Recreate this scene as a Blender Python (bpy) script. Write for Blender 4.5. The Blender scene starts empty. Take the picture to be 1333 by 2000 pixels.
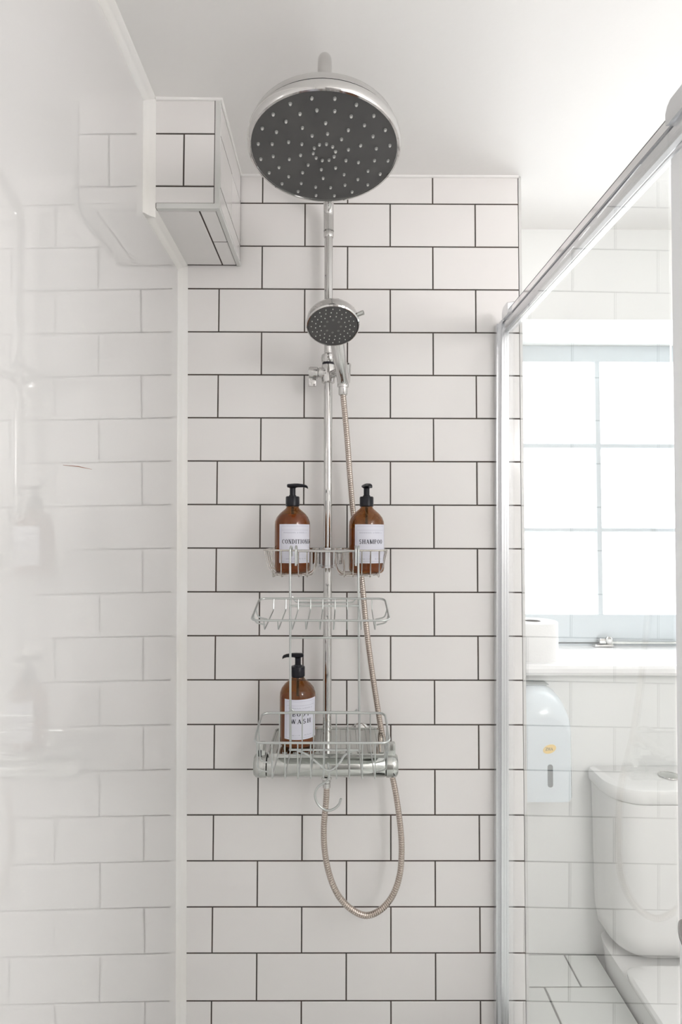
import bpy, bmesh, math, random
from mathutils import Vector, Matrix
random.seed(7)
PI = math.pi
S = bpy.context.scene
COL = S.collection

# ------------------------------------------------------------------ camera
CAM = Vector((0.0, -1.33545, 1.40)); YAW, PIT, ROL, FPX = 0.00424, 0.03868, 0.00232, 1120.0
_fw = Vector((math.sin(YAW)*math.cos(PIT), math.cos(YAW)*math.cos(PIT), math.sin(PIT)))
_r0 = Vector((math.cos(YAW), -math.sin(YAW), 0)); _u0 = _r0.cross(_fw)
_rt = math.cos(ROL)*_r0 + math.sin(ROL)*_u0; _up = -math.sin(ROL)*_r0 + math.cos(ROL)*_u0
cd = bpy.data.cameras.new('camera'); cam = bpy.data.objects.new('camera', cd); COL.objects.link(cam)
cd.sensor_fit = 'VERTICAL'; cd.sensor_height = 36.0; cd.lens = FPX/2000*36.0
cd.clip_start = 0.02
cam.matrix_world = Matrix(((_rt.x, _up.x, -_fw.x, CAM.x), (_rt.y, _up.y, -_fw.y, CAM.y), (_rt.z, _up.z, -_fw.z, CAM.z), (0, 0, 0, 1)))
S.camera = cam
def at(u, v, y):
    """a point of the real room at depth plane y, measured on the photograph"""
    d = _fw + (u-666.5)/FPX*_rt + (1000-v)/FPX*_up
    return CAM + d*((y-CAM.y)/d.y)
def atz(u, v, z):
    d = _fw + (u-666.5)/FPX*_rt + (1000-v)/FPX*_up
    return CAM + d*((z-CAM.z)/d.z)

# ------------------------------------------------------------------ light
W = bpy.data.worlds.new('world'); S.world = W; W.use_nodes = True
W.node_tree.nodes['Background'].inputs[0].default_value = (0.92, 0.96, 1, 1)
W.node_tree.nodes['Background'].inputs[1].default_value = 1.0
WINDOW_GLOW = 4.6
FILL_POWER = 21.5  # strength of the added fill globe
vs = S.view_settings
vs.view_transform = 'Standard'; vs.look = 'None'; vs.gamma = 1.0; vs.use_curve_mapping = False; vs.exposure = 0.07
S.display_settings.display_device = 'sRGB'
S.cycles.max_bounces = 12; S.cycles.diffuse_bounces = 6; S.cycles.glossy_bounces = 8
S.cycles.transparent_max_bounces = 24; S.cycles.transmission_bounces = 10
S.cycles.use_denoising = True
S.cycles.use_adaptive_sampling = True; S.cycles.adaptive_threshold = 0.006; S.cycles.adaptive_min_samples = 32
S.cycles.sample_clamp_indirect = 6.0
CEIL = 2.254

# ------------------------------------------------------------------ materials
def mat(name, col, rough=0.5, metal=0.0, spec=0.5, coat=0.0, bump=None, emit=None, noise=None):
    m = bpy.data.materials.new(name); m.use_nodes = True
    nt = m.node_tree; b = nt.nodes['Principled BSDF']
    b.inputs['Base Color'].default_value = (*col, 1); b.inputs['Roughness'].default_value = rough
    b.inputs['Metallic'].default_value = metal; b.inputs['Specular IOR Level'].default_value = spec
    b.inputs['Coat Weight'].default_value = coat; b.inputs['Coat Roughness'].default_value = 0.04
    if emit: b.inputs['Emission Color'].default_value = (*emit[0], 1); b.inputs['Emission Strength'].default_value = emit[1]
    if bump:
        sc, st = bump[:2]
        tc = nt.nodes.new('ShaderNodeTexCoord'); n = nt.nodes.new('ShaderNodeTexNoise'); bp = nt.nodes.new('ShaderNodeBump')
        n.inputs['Scale'].default_value = sc; n.inputs['Detail'].default_value = bump[2] if len(bump) > 2 else 2
        bp.inputs['Strength'].default_value = 1.0; bp.inputs['Distance'].default_value = st
        nt.links.new(tc.outputs['Object'], n.inputs['Vector']); nt.links.new(n.outputs['Fac'], bp.inputs['Height'])
        nt.links.new(bp.outputs['Normal'], b.inputs['Normal'])
        if coat: nt.links.new(bp.outputs['Normal'], b.inputs['Coat Normal'])
    if noise:
        sc, c2 = noise
        tc = nt.nodes.new('ShaderNodeTexCoord'); n = nt.nodes.new('ShaderNodeTexNoise'); r = nt.nodes.new('ShaderNodeMix'); r.data_type = 'RGBA'
        n.inputs['Scale'].default_value = sc; n.inputs['Detail'].default_value = 4
        mp = nt.nodes.new('ShaderNodeMapRange'); mp.inputs[1].default_value = .4; mp.inputs[2].default_value = .7
        nt.links.new(tc.outputs['Object'], n.inputs['Vector']); nt.links.new(n.outputs['Fac'], mp.inputs[0]); nt.links.new(mp.outputs[0], r.inputs[0])
        r.inputs[6].default_value = (*col, 1); r.inputs[7].default_value = (*c2, 1)
        nt.links.new(r.outputs[2], b.inputs['Base Color'])
    return m
def glass_mat(name, tint, rough=0.0, diff=0.0, diffcol=(1, 1, 1), ior=1.5):
    """clear sheet glass: tinted transmission, Fresnel reflection"""
    m = bpy.data.materials.new(name); m.use_nodes = True; nt = m.node_tree
    for n in list(nt.nodes): nt.nodes.remove(n)
    out = nt.nodes.new('ShaderNodeOutputMaterial'); t = nt.nodes.new('ShaderNodeBsdfTransparent'); g = nt.nodes.new('ShaderNodeBsdfGlossy')
    f = nt.nodes.new('ShaderNodeFresnel'); mx = nt.nodes.new('ShaderNodeMixShader')
    t.inputs[0].default_value = (*tint, 1); g.inputs['Roughness'].default_value = rough; g.inputs[0].default_value = (1, 1, 1, 1)
    f.inputs[0].default_value = ior
    geo = nt.nodes.new('ShaderNodeNewGeometry'); sg = nt.nodes.new('ShaderNodeMath'); sg.operation = 'MULTIPLY_ADD'
    sg.inputs[1].default_value = 1/ior - ior; sg.inputs[2].default_value = ior      # the same reflectance from either side
    nt.links.new(geo.outputs['Backfacing'], sg.inputs[0])
    # Fresnel node flips the ior itself on back faces, so feed it the inverse there
    nt.links.new(sg.outputs[0], f.inputs[0])
    nt.links.new(f.outputs[0], mx.inputs[0])
    base = t
    if diff:
        d = nt.nodes.new('ShaderNodeBsdfDiffuse'); d.inputs[0].default_value = (*diffcol, 1)
        m2 = nt.nodes.new('ShaderNodeMixShader'); m2.inputs[0].default_value = diff
        nt.links.new(t.outputs[0], m2.inputs[1]); nt.links.new(d.outputs[0], m2.inputs[2]); base = m2
    nt.links.new(base.outputs[0], mx.inputs[1]); nt.links.new(g.outputs[0], mx.inputs[2]); nt.links.new(mx.outputs[0], out.inputs[0])
    return m
M = dict(
    tile=mat('white_glazed_tile', (0.81, 0.79, 0.78), 0.12, spec=0.45, bump=(9, 0.0006)),
    grout=mat('dark_grey_grout', (0.06, 0.052, 0.047), 0.9, noise=(30, (0.075, 0.05, 0.042))),
    panel=mat('gloss_white_wall_panel', (0.70, 0.69, 0.685), 0.02, spec=0.8, coat=0.58, bump=(2.4, 0.0011, 1)),
    paint=mat('white_wall_paint', (0.80, 0.79, 0.775), 0.6, bump=(60, 0.0004)),
    paint_far=mat('white_far_wall_paint', (0.82, 0.83, 0.82), 0.35),
    ceil=mat('white_ceiling_paint', (0.88, 0.868, 0.855), 0.75, bump=(35, 0.0006)),
    bead=mat('white_sealant_bead', (0.83, 0.825, 0.815), 0.35, noise=(3.0, (0.82, 0.80, 0.76))),
    trim=mat('satin_white_tile_trim', (0.66, 0.66, 0.645), 0.3),
    chrome=mat('polished_chrome', (0.63, 0.62, 0.61), 0.06, metal=1.0),
    chrome2=mat('mixer_chrome', (0.56, 0.57, 0.55), 0.10, metal=1.0),
    wire=mat('satin_plated_wire', (0.56, 0.58, 0.57), 0.28, metal=0.85),
    steel=mat('polished_steel_wire', (0.62, 0.59, 0.55), 0.15, metal=1.0),
    hose=mat('ribbed_steel_hose', (0.60, 0.53, 0.48), 0.22, metal=1.0),
    rubber=mat('charcoal_spray_plate', (0.075, 0.074, 0.074), 0.42, noise=(14, (0.095, 0.093, 0.092))),
    nozzle=mat('grey_silicone_nozzle', (0.30, 0.30, 0.29), 0.45),
    nozzle_tip=mat('pale_nozzle_tip', (0.62, 0.62, 0.60), 0.4),
    black=mat('black_plastic', (0.008, 0.008, 0.013), 0.32, spec=0.3),
    alu=mat('bright_silver_profile', (0.80, 0.81, 0.83), 0.22, metal=0.85),
    white_prof=mat('white_door_edge_profile', (0.95, 0.95, 0.97), 0.3),
    bright=mat('bright_polished_band', (0.97, 0.97, 0.98), 0.12, metal=1.0),
    glass=glass_mat('clear_shower_glass', (0.968, 0.976, 0.974)),
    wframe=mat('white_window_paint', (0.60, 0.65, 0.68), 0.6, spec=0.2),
    pane=mat('daylit_frosted_pane', (0.9, 0.9, 0.9), 0.5, emit=((0.95, 0.98, 1.0), WINDOW_GLOW)),
    ceramic=mat('white_vitreous_china', (0.80, 0.80, 0.79), 0.08),
    sill=mat('glossy_white_sill', (0.86, 0.86, 0.86), 0.12),
    paper=mat('soft_white_tissue', (0.85, 0.85, 0.85), 0.95, bump=(200, 0.0006)),
    core=mat('grey_card_core', (0.5, 0.47, 0.44), 0.9),
    plastic=mat('pale_blue_white_plastic', (0.70, 0.76, 0.80), 0.15),
    slotgrey=mat('grey_clear_slot', (0.17, 0.19, 0.20), 0.3),
    topgrey=mat('grey_green_top_strip', (0.36, 0.40, 0.40), 0.3),
    yellow=mat('yellow_sticker', (0.85, 0.62, 0.22), 0.5),
    ink=mat('dark_printed_ink', (0.03, 0.03, 0.045), 0.6),
    ink_soft=mat('soft_grey_ink', (0.33, 0.33, 0.40), 0.6),
    label=mat('lavender_white_paper_label', (0.71, 0.71, 0.79), 0.5),
    amber=glass_mat('amber_bottle_plastic', (0.60, 0.31, 0.05), 0.04, 0.30, (0.12, 0.055, 0.010)),
    liquid=mat('amber_tinted_liquid', (0.60, 0.29, 0.04), 0.3),
    floor=mat('floor_tile_white', (0.72, 0.74, 0.72), 0.15, bump=(8, 0.0006)),
    fgrout=mat('grey_floor_grout', (0.10, 0.10, 0.095), 0.9),
    lamp=mat('fill_globe_glow', (1, 1, 1), 0.5, emit=((1.0, 0.972, 0.968), FILL_POWER)),
    scratch=mat('reddish_brown_mark', (0.35, 0.17, 0.12), 0.7),
    knob=mat('dark_chrome_knob', (0.45, 0.44, 0.44), 0.18, metal=1.0),
    wood=mat('unseen_grey_door', (0.30, 0.29, 0.28), 0.5),
)

# ------------------------------------------------------------------ helpers
def obj(name, bm, m, parent=None, smooth=False, loc=None):
    me = bpy.data.meshes.new(name)
    if isinstance(bm, bmesh.types.BMesh):
        bm.to_mesh(me); bm.free()
    else:
        me.from_pydata(*bm)
    if smooth:
        for p in me.polygons: p.use_smooth = True
        try: me.set_sharp_from_angle(angle=math.radians(38))
        except Exception: pass
    for k in (m if isinstance(m, (list, tuple)) else [m]): me.materials.append(k)
    o = bpy.data.objects.new(name, me); COL.objects.link(o)
    if parent: o.parent = parent
    if loc: o.location = loc
    return o
def empty(name, loc=(0, 0, 0)):
    o = bpy.data.objects.new(name, None); o.location = loc; o.empty_display_size = 0.05; COL.objects.link(o); return o
def tag(o, label=None, cat=None, group=None, kind=None):
    if label: o['label'] = label
    if cat: o['category'] = cat
    if group: o['group'] = group
    if kind: o['kind'] = kind
    return o
def box(bm, x0, x1, y0, y1, z0, z1, bevel=0.0):
    r = bmesh.ops.create_cube(bm, size=1.0)
    for v in r['verts']:
        v.co = Vector(((x0+x1)/2 + v.co.x*(x1-x0), (y0+y1)/2 + v.co.y*(y1-y0), (z0+z1)/2 + v.co.z*(z1-z0)))
    if bevel:
        es = list({e for v in r['verts'] for e in v.link_edges})
        bmesh.ops.bevel(bm, geom=es, offset=bevel, segments=2, affect='EDGES', profile=0.6)
def boxm(*a): bm = bmesh.new(); box(bm, *a); return bm
def frames(pts, closed=False):
    n = len(pts); T = []
    for i in range(n):
        a = pts[(i-1) % n] if closed or i > 0 else pts[i]; b = pts[(i+1) % n] if closed or i < n-1 else pts[i]
        T.append((b-a).normalized())
    ref = Vector((0, 0, 1)) if abs(T[0].z) < 0.9 else Vector((1, 0, 0))
    N = [(ref - T[0]*ref.dot(T[0])).normalized()]
    for i in range(1, n):
        q = N[-1] - T[i]*N[-1].dot(T[i]); N.append(q.normalized() if q.length > 1e-9 else N[-1])
    return T, N
def tube(bm, pts, r, seg=8, closed=False, cap=True):
    pts = [Vector(p) for p in pts]; n = len(pts); T, N = frames(pts, closed)
    R = r if isinstance(r, (list, tuple)) else [r]*n
    rings = []
    for p, t, nn, rr in zip(pts, T, N, R):
        b = t.cross(nn); rings.append([bm.verts.new(p + (nn*math.cos(2*PI*k/seg) + b*math.sin(2*PI*k/seg))*rr) for k in range(seg)])
    for i in range(n if closed else n-1):
        A, B = rings[i], rings[(i+1) % n]
        off = 0
        if closed and i == n-1:
            off = min(range(seg), key=lambda s: sum((A[k].co-B[(k+s) % seg].co).length for k in range(seg)))
        for k in range(seg): bm.faces.new((A[k], A[(k+1) % seg], B[(k+1+off) % seg], B[(k+off) % seg]))
    if cap and not closed: bm.faces.new(rings[0][::-1]); bm.faces.new(rings[-1])
    return bm
def wirem(pts, r, seg=8, closed=False): return tube(bmesh.new(), pts, r, seg, closed)
def fillet(pts, rad, n=4, closed=False):
    """polyline with rounded corners"""
    P = [Vector(p) for p in pts]; out = []; m = len(P)
    for i in range(m):
        if not closed and i in (0, m-1): out.append(P[i]); continue
        a, b, c = P[i-1], P[i], P[(i+1) % m]
        d1, d2 = a-b, c-b; r = min(rad, d1.length*0.45, d2.length*0.45)
        p0, p1 = b + d1.normalized()*r, b + d2.normalized()*r
        for k in range(n+1):
            t = k/n; out.append(p0*(1-t)**2 + b*2*t*(1-t) + p1*t*t)
    return out
def catmull(pts, n=8):
    P = [Vector(p) for p in pts]; P = [P[0]*2-P[1]] + P + [P[-1]*2-P[-2]]; out = []
    for i in range(1, len(P)-2):
        for k in range(n):
            t = k/n; a, b, c, d = P[i-1:i+3]
            out.append(0.5*((2*b) + (c-a)*t + (2*a-5*b+4*c-d)*t*t + (3*b-a-3*c+d)*t**3))
    out.append(P[-2]); return out
def lathe(prof, seg=32, M4=None, bm=None):
    """prof: (r, h) along +z"""
    bm = bm or bmesh.new(); rings = []
    for r, h in prof:
        if r < 1e-6: rings.append([bm.verts.new((0, 0, h))])
        else: rings.append([bm.verts.new((r*math.cos(2*PI*k/seg), r*math.sin(2*PI*k/seg), h)) for k in range(seg)])
    for A, B in zip(rings, rings[1:]):
        if len(A) == 1 and len(B) == 1: continue
        for k in range(seg):
            if len(A) == 1: bm.faces.new((A[0], B[(k+1) % seg], B[k]))
            elif len(B) == 1: bm.faces.new((A[k], A[(k+1) % seg], B[0]))
            else: bm.faces.new((A[k], A[(k+1) % seg], B[(k+1) % seg], B[k]))
    if len(rings[0]) > 1: bm.faces.new(rings[0][::-1])
    if len(rings[-1]) > 1: bm.faces.new(rings[-1])
    vs_ = [v for R in rings for v in R]
    if M4 is not None: bmesh.ops.transform(bm, matrix=M4, verts=vs_)
    bmesh.ops.recalc_face_normals(bm, faces=bm.faces)
    return bm
def axis_m(loc, d):
    """z axis turned to d, moved to loc"""
    return Matrix.Translation(Vector(loc)) @ Vector(d).to_track_quat('Z', 'Y').to_matrix().to_4x4()
def loft(sections, cap=True, bm=None):
    bm = bm or bmesh.new(); R = [[bm.verts.new(p) for p in s] for s in sections]; n = len(R[0])
    for A, B in zip(R, R[1:]):
        for k in range(n): bm.faces.new((A[k], A[(k+1) % n], B[(k+1) % n], B[k]))
    if cap: bm.faces.new(R[0][::-1]); bm.faces.new(R[-1])
    bmesh.ops.recalc_face_normals(bm, faces=bm.faces); return bm
def rrect(x0, x1, y0, y1, r, z, n=6, rb=None):
    """rounded rectangle, rb = radius at the y1 side"""
    rb = r if rb is None else rb; out = []
    for cx, cy, a0, rr in ((x1, y0, -PI/2, r), (x1, y1, 0, rb), (x0, y1, PI/2, rb), (x0, y0, PI, r)):
        ox = cx - rr if cx == x1 else cx + rr; oy = cy - rr if cy == y1 else cy + rr
        for k in range(n+1):
            a = a0 + PI/2*k/n; out.append(Vector((ox+rr*math.cos(a), oy+rr*math.sin(a), z)))
    return out

# ------------------------------------------------------------------ tiles
_tc = {}
def tile_mesh(w, h, t=0.008, b=0.0009):
    k = (round(w, 4), round(h, 4))
    if k in _tc: return _tc[k]
    V = []
    for z, i in ((-t, 0), (-b, 0), (0, b)):
        V += [(i, i, z), (w-i, i, z), (w-i, h-i, z), (i, h-i, z)]
    F = [(3, 2, 1, 0), (8, 9, 10, 11)]
    for a in (0, 4):
        for k2 in range(4): F.append((a+k2, a+(k2+1) % 4, a+4+(k2+1) % 4, a+4+k2))
    me = bpy.data.meshes.new('tile'); me.from_pydata(V, [], F); me.materials.append(M['tile']); _tc[k] = me; return me
def tiles(parent, O, U, V, N, cells, gap=0.0030, m=None, jitter=0.0009):
    """cells: (u0,u1,v0,v1) on the face with origin O; each tile an object of its own"""
    U, V, N = Vector(U), Vector(V), Vector(N); g = gap/2
    for (u0, u1, v0, v1) in cells:
        if u1-u0 < 0.006 or v1-v0 < 0.006: continue
        me = tile_mesh(u1-u0-gap, v1-v0-gap)
        if m: me = me.copy(); me.materials[0] = m
        o = bpy.data.objects.new('tile', me); COL.objects.link(o); o.parent = parent
        p = Vector(O) + U*(u0+g) + V*(v0+g)
        r = Matrix((U, V, N)).transposed().to_4x4()
        o.matrix_local = Matrix.Translation(p) @ r @ Matrix.Rotation(random.gauss(0, jitter), 4, 'X') @ Matrix.Rotation(random.gauss(0, jitter), 4, 'Y')
def rowcells(u0, u1, v0, v1, joints):
    xs = [u0] + [j for j in sorted(joints) if u0+0.004 < j < u1-0.004] + [u1]
    return [(a, b, v0, v1) for a, b in zip(xs, xs[1:])]

ROWS = [2.1867, 2.0826, 1.9794, 1.8761, 1.774, 1.6721, 1.5702, 1.4683, 1.367, 1.2657, 1.1648, 1.0639, 0.9624, 0.8611, 0.7587, 0.6562, 0.5539, 0.4521, 0.3473]
while ROWS[-1] > 0.12: ROWS.append(ROWS[-1]-0.1025)
ZL = lambda z: -0.3765 + 0.0105*(1.98-z)      # the old left wall leans a little
NIB = 0.4275
P2, A0 = 0.2026, -0.0815
wall_back = tag(obj('wall_back', boxm(-0.40, NIB-0.001, 0.0012, 0.235, 0, CEIL), M['grout']), 'shower wall tiled in glossy white metro tiles with dark grout', kind='structure')
zs = [CEIL] + ROWS + [0.0]
cells = []
for i, (z1, z0) in enumerate(zip(zs, zs[1:])):
    off = A0 if i % 2 == 1 else A0 + P2/2
    xl = ZL((z0+z1)/2) + 0.006
    cells += rowcells(xl, NIB, z0, z1, [off + k*P2 for k in range(-3, 5)])
# the top cut course is seamed with the same joints as every second course
tiles(wall_back, (0, 0, 0), (1, 0, 0), (0, 0, 1), (0, -1, 0), cells)
obj('edge_trim', boxm(NIB-0.0002, NIB+0.006, -0.0008, 0.02, 0, CEIL-0.001), M['trim'], wall_back)
obj('end_face', boxm(NIB-0.0005, NIB+0.004, 0.02, 0.2345, 0, CEIL-0.001), M['paint'], wall_back)

# ------------------------------------------------------------------ room shell
YB, XR = -2.6, 1.75
bm = bmesh.new()
v = [bm.verts.new(p) for p in ((ZL(0), YB, 0), (ZL(0), 0.24, 0), (ZL(CEIL), 0.24, CEIL), (ZL(CEIL), YB, CEIL),
                               (ZL(0)-.08, YB, 0), (ZL(0)-.08, 0.24, 0), (ZL(CEIL)-.08, 0.24, CEIL), (ZL(CEIL)-.08, YB, CEIL))]
for f in ((0, 1, 2, 3), (7, 6, 5, 4), (0, 4, 5, 1), (3, 2, 6, 7), (0, 3, 7, 4), (1, 5, 6, 2)): bm.faces.new([v[i] for i in f])
bmesh.ops.recalc_face_normals(bm, faces=bm.faces)
tag(obj('wall_left', bm, M['panel']), 'glossy white shower wall panel mirroring the tiled wall', kind='structure')
tag(obj('ceiling', boxm(-0.5, XR+.1, YB-.1, 0.6, CEIL, CEIL+.08), M['ceil']), 'plain white painted ceiling', kind='structure')
tag(obj('floor', boxm(-0.5, XR+.1, YB-.1, 0.6, -.08, 0), M['floor']), 'pale bathroom floor', kind='structure')
tag(obj('wall_right', boxm(XR, XR+.1, YB, 0.6, 0, CEIL), M['paint']), kind='structure')
tag(obj('wall_front', boxm(-0.5, XR+.1, YB-.1, YB, 0, CEIL), M['paint']), kind='structure')
d1 = tag(empty('unseen_door_1', (0.45, YB, 0)), kind='structure')  # unseen door, added so the chrome has something dark to reflect
obj('unseen_door_leaf', boxm(-.38, .38, 0, .04, 0, 1.98, 0.004), M['wood'], d1)
obj('door_handle', lathe([(0.0, 0), (.012, 0), (.012, .03), (.026, .035), (.028, .05), (0, .06)], 20, axis_m((-.31, .04, .98), (0, 1, 0))), M['chrome'], d1, True)
# far wall with the deep window opening
YW, YG = 0.235, 0.455
WX0, WX1 = 0.46, 1.40
ZS, ZT = 1.0556, 1.998
bm = bmesh.new()
box(bm, 0.38, WX0, YW, .6, 0, CEIL); box(bm, WX1, XR, YW, .6, 0, CEIL)
box(bm, WX0, WX1, YW, .6, 0, ZS-.03); box(bm, WX0, WX1, YW, .6, ZT, CEIL)
tag(obj('wall_window', bm, M['paint_far']), 'white wall around the deep window opening', kind='structure')

# window
win = tag(empty('window_1', ((WX0+WX1)/2, YG, ZS)), 'white painted small paned sash window with frosted panes', kind='structure')
def wl(o): o.matrix_parent_inverse = Matrix.Translation(-Vector(win.location)); return o
zr = [at(1200, q, YG).z for q in (707, 865, 877, 1030, 1040, 1200, 1255)]
xm = at(1170.5, 950, YG).x
cols = [xm-.27, xm, xm+.27, xm+.54]
cw = .0115
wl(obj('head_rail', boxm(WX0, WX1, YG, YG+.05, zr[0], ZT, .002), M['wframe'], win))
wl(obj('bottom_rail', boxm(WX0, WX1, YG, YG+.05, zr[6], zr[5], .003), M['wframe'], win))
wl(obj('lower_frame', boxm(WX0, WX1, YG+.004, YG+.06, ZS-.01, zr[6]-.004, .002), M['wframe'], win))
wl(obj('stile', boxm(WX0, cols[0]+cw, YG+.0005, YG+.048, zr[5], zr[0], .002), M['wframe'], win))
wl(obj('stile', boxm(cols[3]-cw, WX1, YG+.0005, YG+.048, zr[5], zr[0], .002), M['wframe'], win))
def bar_x(x0, x1, z0, z1):
    zc = (z0+z1)/2; h = (z1-z0)/2
    sec = [(-h, .020), (-h, .008), (-h*.6, 0), (h*.6, 0), (h, .008), (h, .020)]
    return loft([[Vector((x, YG+y+.0008, zc+q)) for q, y in sec] for x in (x0, x1)])
def bar_z(xc, z0, z1):
    sec = [(-cw, .020), (-cw, .008), (-cw*.6, 0), (cw*.6, 0), (cw, .008), (cw, .020)]
    return loft([[Vector((xc+q, YG+y, z)) for q, y in sec] for z in (z0, z1)])
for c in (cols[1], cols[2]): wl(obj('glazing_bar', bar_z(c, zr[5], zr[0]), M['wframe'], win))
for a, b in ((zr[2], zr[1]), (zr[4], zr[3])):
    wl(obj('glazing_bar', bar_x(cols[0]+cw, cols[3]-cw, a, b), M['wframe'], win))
for i in range(3):
    for z1, z0 in ((zr[0], zr[1]), (zr[2], zr[3]), (zr[4], zr[5])):
        wl(obj('pane', boxm(cols[i]+cw*.8, cols[i+1]-cw*.8, YG+.012, YG+.016, z0-.002, z1+.002), M['pane'], win))
# casement stay on the bottom rail
p = at(1182, 1248, YG-.012)
st = wl(obj('casement_stay', boxm(p.x+.005, WX1-.12, YG-.014, YG-.008, zr[6]-.002, zr[6]+.005, .001), M['chrome2'], win))
for nm, b in (('stay_knob', lathe([(0, 0), (.009, 0), (.012, .006), (.012, .014), (.007, .02), (0, .021)], 20, axis_m((p.x+.009, YG-.02, zr[6]+.002), (0, 0, 1)))),
              ('stay_bracket', boxm(p.x-.020, p.x+.001, YG-.022, YG-.002, zr[6]+.001, zr[6]+.016, .002)),
              ('stay_plate', boxm(p.x-.036, p.x+.022, YG-.026, YG-.002, zr[6]-.008, zr[6]-.002, .001))):
    o = obj(nm, b, M['chrome'], st, True)
# sill
sec = []
for z, y in ((ZS, YG+.01), (ZS, .205), (ZS-.003, .196), (ZS-.010, .191), (ZS-.020, .191), (ZS-.028, .196), (ZS-.030, .205), (ZS-.030, YG+.01)): sec.append((y, z))
bm = loft([[Vector((x, y, z)) for y, z in sec] for x in (NIB+.006, XR-.005)])
tag(obj('window_sill', bm, M['sill'], None), 'thick glossy white window sill', kind='structure')

# ------------------------------------------------------------------ tiled boxing at the top of the wall
YX, ZX, XX = -0.24, 2.034, -0.2345
bx = tag(obj('wall_boxing', boxm(-0.37, XX-.0007, YX+.0012, 0.001, ZX+.0010, CEIL), M['grout']), 'tiled boxing under the ceiling in the left corner', kind='structure')
tw = .0095
za = [at(420, q, YX).z for q in (261, 363.5)]; xj = at(359, 310, YX).x
x0 = -0.372
c = rowcells(x0, XX-tw, za[0], CEIL, []) + rowcells(x0, XX-tw, za[1], za[0], [xj]) + rowcells(x0, XX-tw, ZX+tw, za[1], [])
tiles(bx, (0, YX, 0), (1, 0, 0), (0, 0, 1), (0, -1, 0), c)
xl = atz(391, 416, ZX).x; yj = atz(432, 473, ZX).y
c = [(x0, xl, YX+tw, -0.004)] + rowcells(xl, XX-tw*.8, YX+tw, yj, []) + rowcells(xl, XX-tw*.8, yj, -0.004, [])
tiles(bx, (0, 0, ZX), (1, 0, 0), (0, 1, 0), (0, 0, -1), c)   # underside
yk = -0.115
c = [(.004, -yk, ROWS[0]-.024, CEIL), (-yk, -YX-tw, ROWS[0]-.024, CEIL)]
c = [(.004, -YX-tw, 2.1867, CEIL), (.004, -yk, 2.0826, 2.1867), (-yk, -YX-tw, 2.0826, 2.1867), (.004, -YX-tw, ZX+tw, 2.0826)]
tiles(bx, (XX, 0, 0), (0, -1, 0), (0, 0, 1), (1, 0, 0), c)   # right side
obj('edge_trim', boxm(XX-tw, XX+.0005, YX-.0008, YX+tw*.7, ZX+.0, CEIL-.001, .0006), M['trim'], bx)
obj('edge_trim', boxm(-0.357, XX-.001, YX-.0012, YX+tw*.9, ZX-.0008, ZX+tw, .0006), M['trim'], bx)
obj('edge_trim', boxm(XX-tw*.8, XX+.0012, YX+.002, -.002, ZX-.0015, ZX+tw*.7, .0006), M['trim'], bx)

# white sealant / corner trims along the left wall
def bead(i, path, a, b, w=.019, label=None):
    """chamfered corner bead, path points on the corner, legs towards a and b"""
    secs = []
    for q in path:
        q = Vector(q); A, B = Vector(a), Vector(b)
        secs.append([q - A*.002 - B*.002, q + A*w, q + A*w*.92 + B*w*.14, q + A*w*.55 + B*w*.36, q + A*w*.36 + B*w*.55, q + A*w*.14 + B*w*.92, q + B*w])
    tag(obj('trim_%d' % i, loft(secs), M['bead'], None, True), label, kind='structure')
bead(1, [(ZL(0), 0, 0), (ZL(ZX), 0, ZX)], (1, 0, 0), (0, -1, 0))
bead(2, [(ZL(ZX), 0, ZX), (ZL(ZX), YX, ZX)], (1, 0, 0), (0, 0, -1))
bead(3, [(ZL(ZX), YX, ZX-.019), (ZL(CEIL), YX, CEIL)], (1, 0, 0), (0, -1, 0))
bead(4, [(ZL(CEIL), YX, CEIL), (ZL(CEIL), YB, CEIL)], (1, 0, 0), (0, 0, -1))
tag(obj('trim_5', wirem([(-.36, YX-.001, CEIL), (XX+.001, YX-.001, CEIL), (XX+.001, -.001, CEIL), (NIB, -.001, CEIL)], .0045), M['ceil'], None, True), kind='structure')

wl_ = bpy.data.objects['wall_left']
obj('scratch', wirem([(ZL(1.492)+.0002, -.565, 1.4922), (ZL(1.494)+.0003, -.52, 1.4955), (ZL(1.496)+.0002, -.475, 1.4965)], [.0002, .0006, .0002], 6), M['scratch'], wl_)

# ------------------------------------------------------------------ unseen globe added behind the camera as fill light
lp = empty('fill_pendant', (1.15, -1.75, CEIL))
tag(lp, 'added fill light globe hanging unseen behind the camera', 'lamp')
obj('fill_rose', lathe([(.055, 0), (.055, -.012), (.045, -.022), (0, -.024)], 32), M['chrome'], lp, True)
obj('fill_rod', wirem([(0, 0, -.02), (0, 0, -.21)], .006, 12), M['chrome'], lp, True)
obj('fill_globe', lathe([(.20*math.sin(PI*k/24), -.38+.20*math.cos(PI*k/24)) for k in range(25)], 40), M['lamp'], lp, True)

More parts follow.
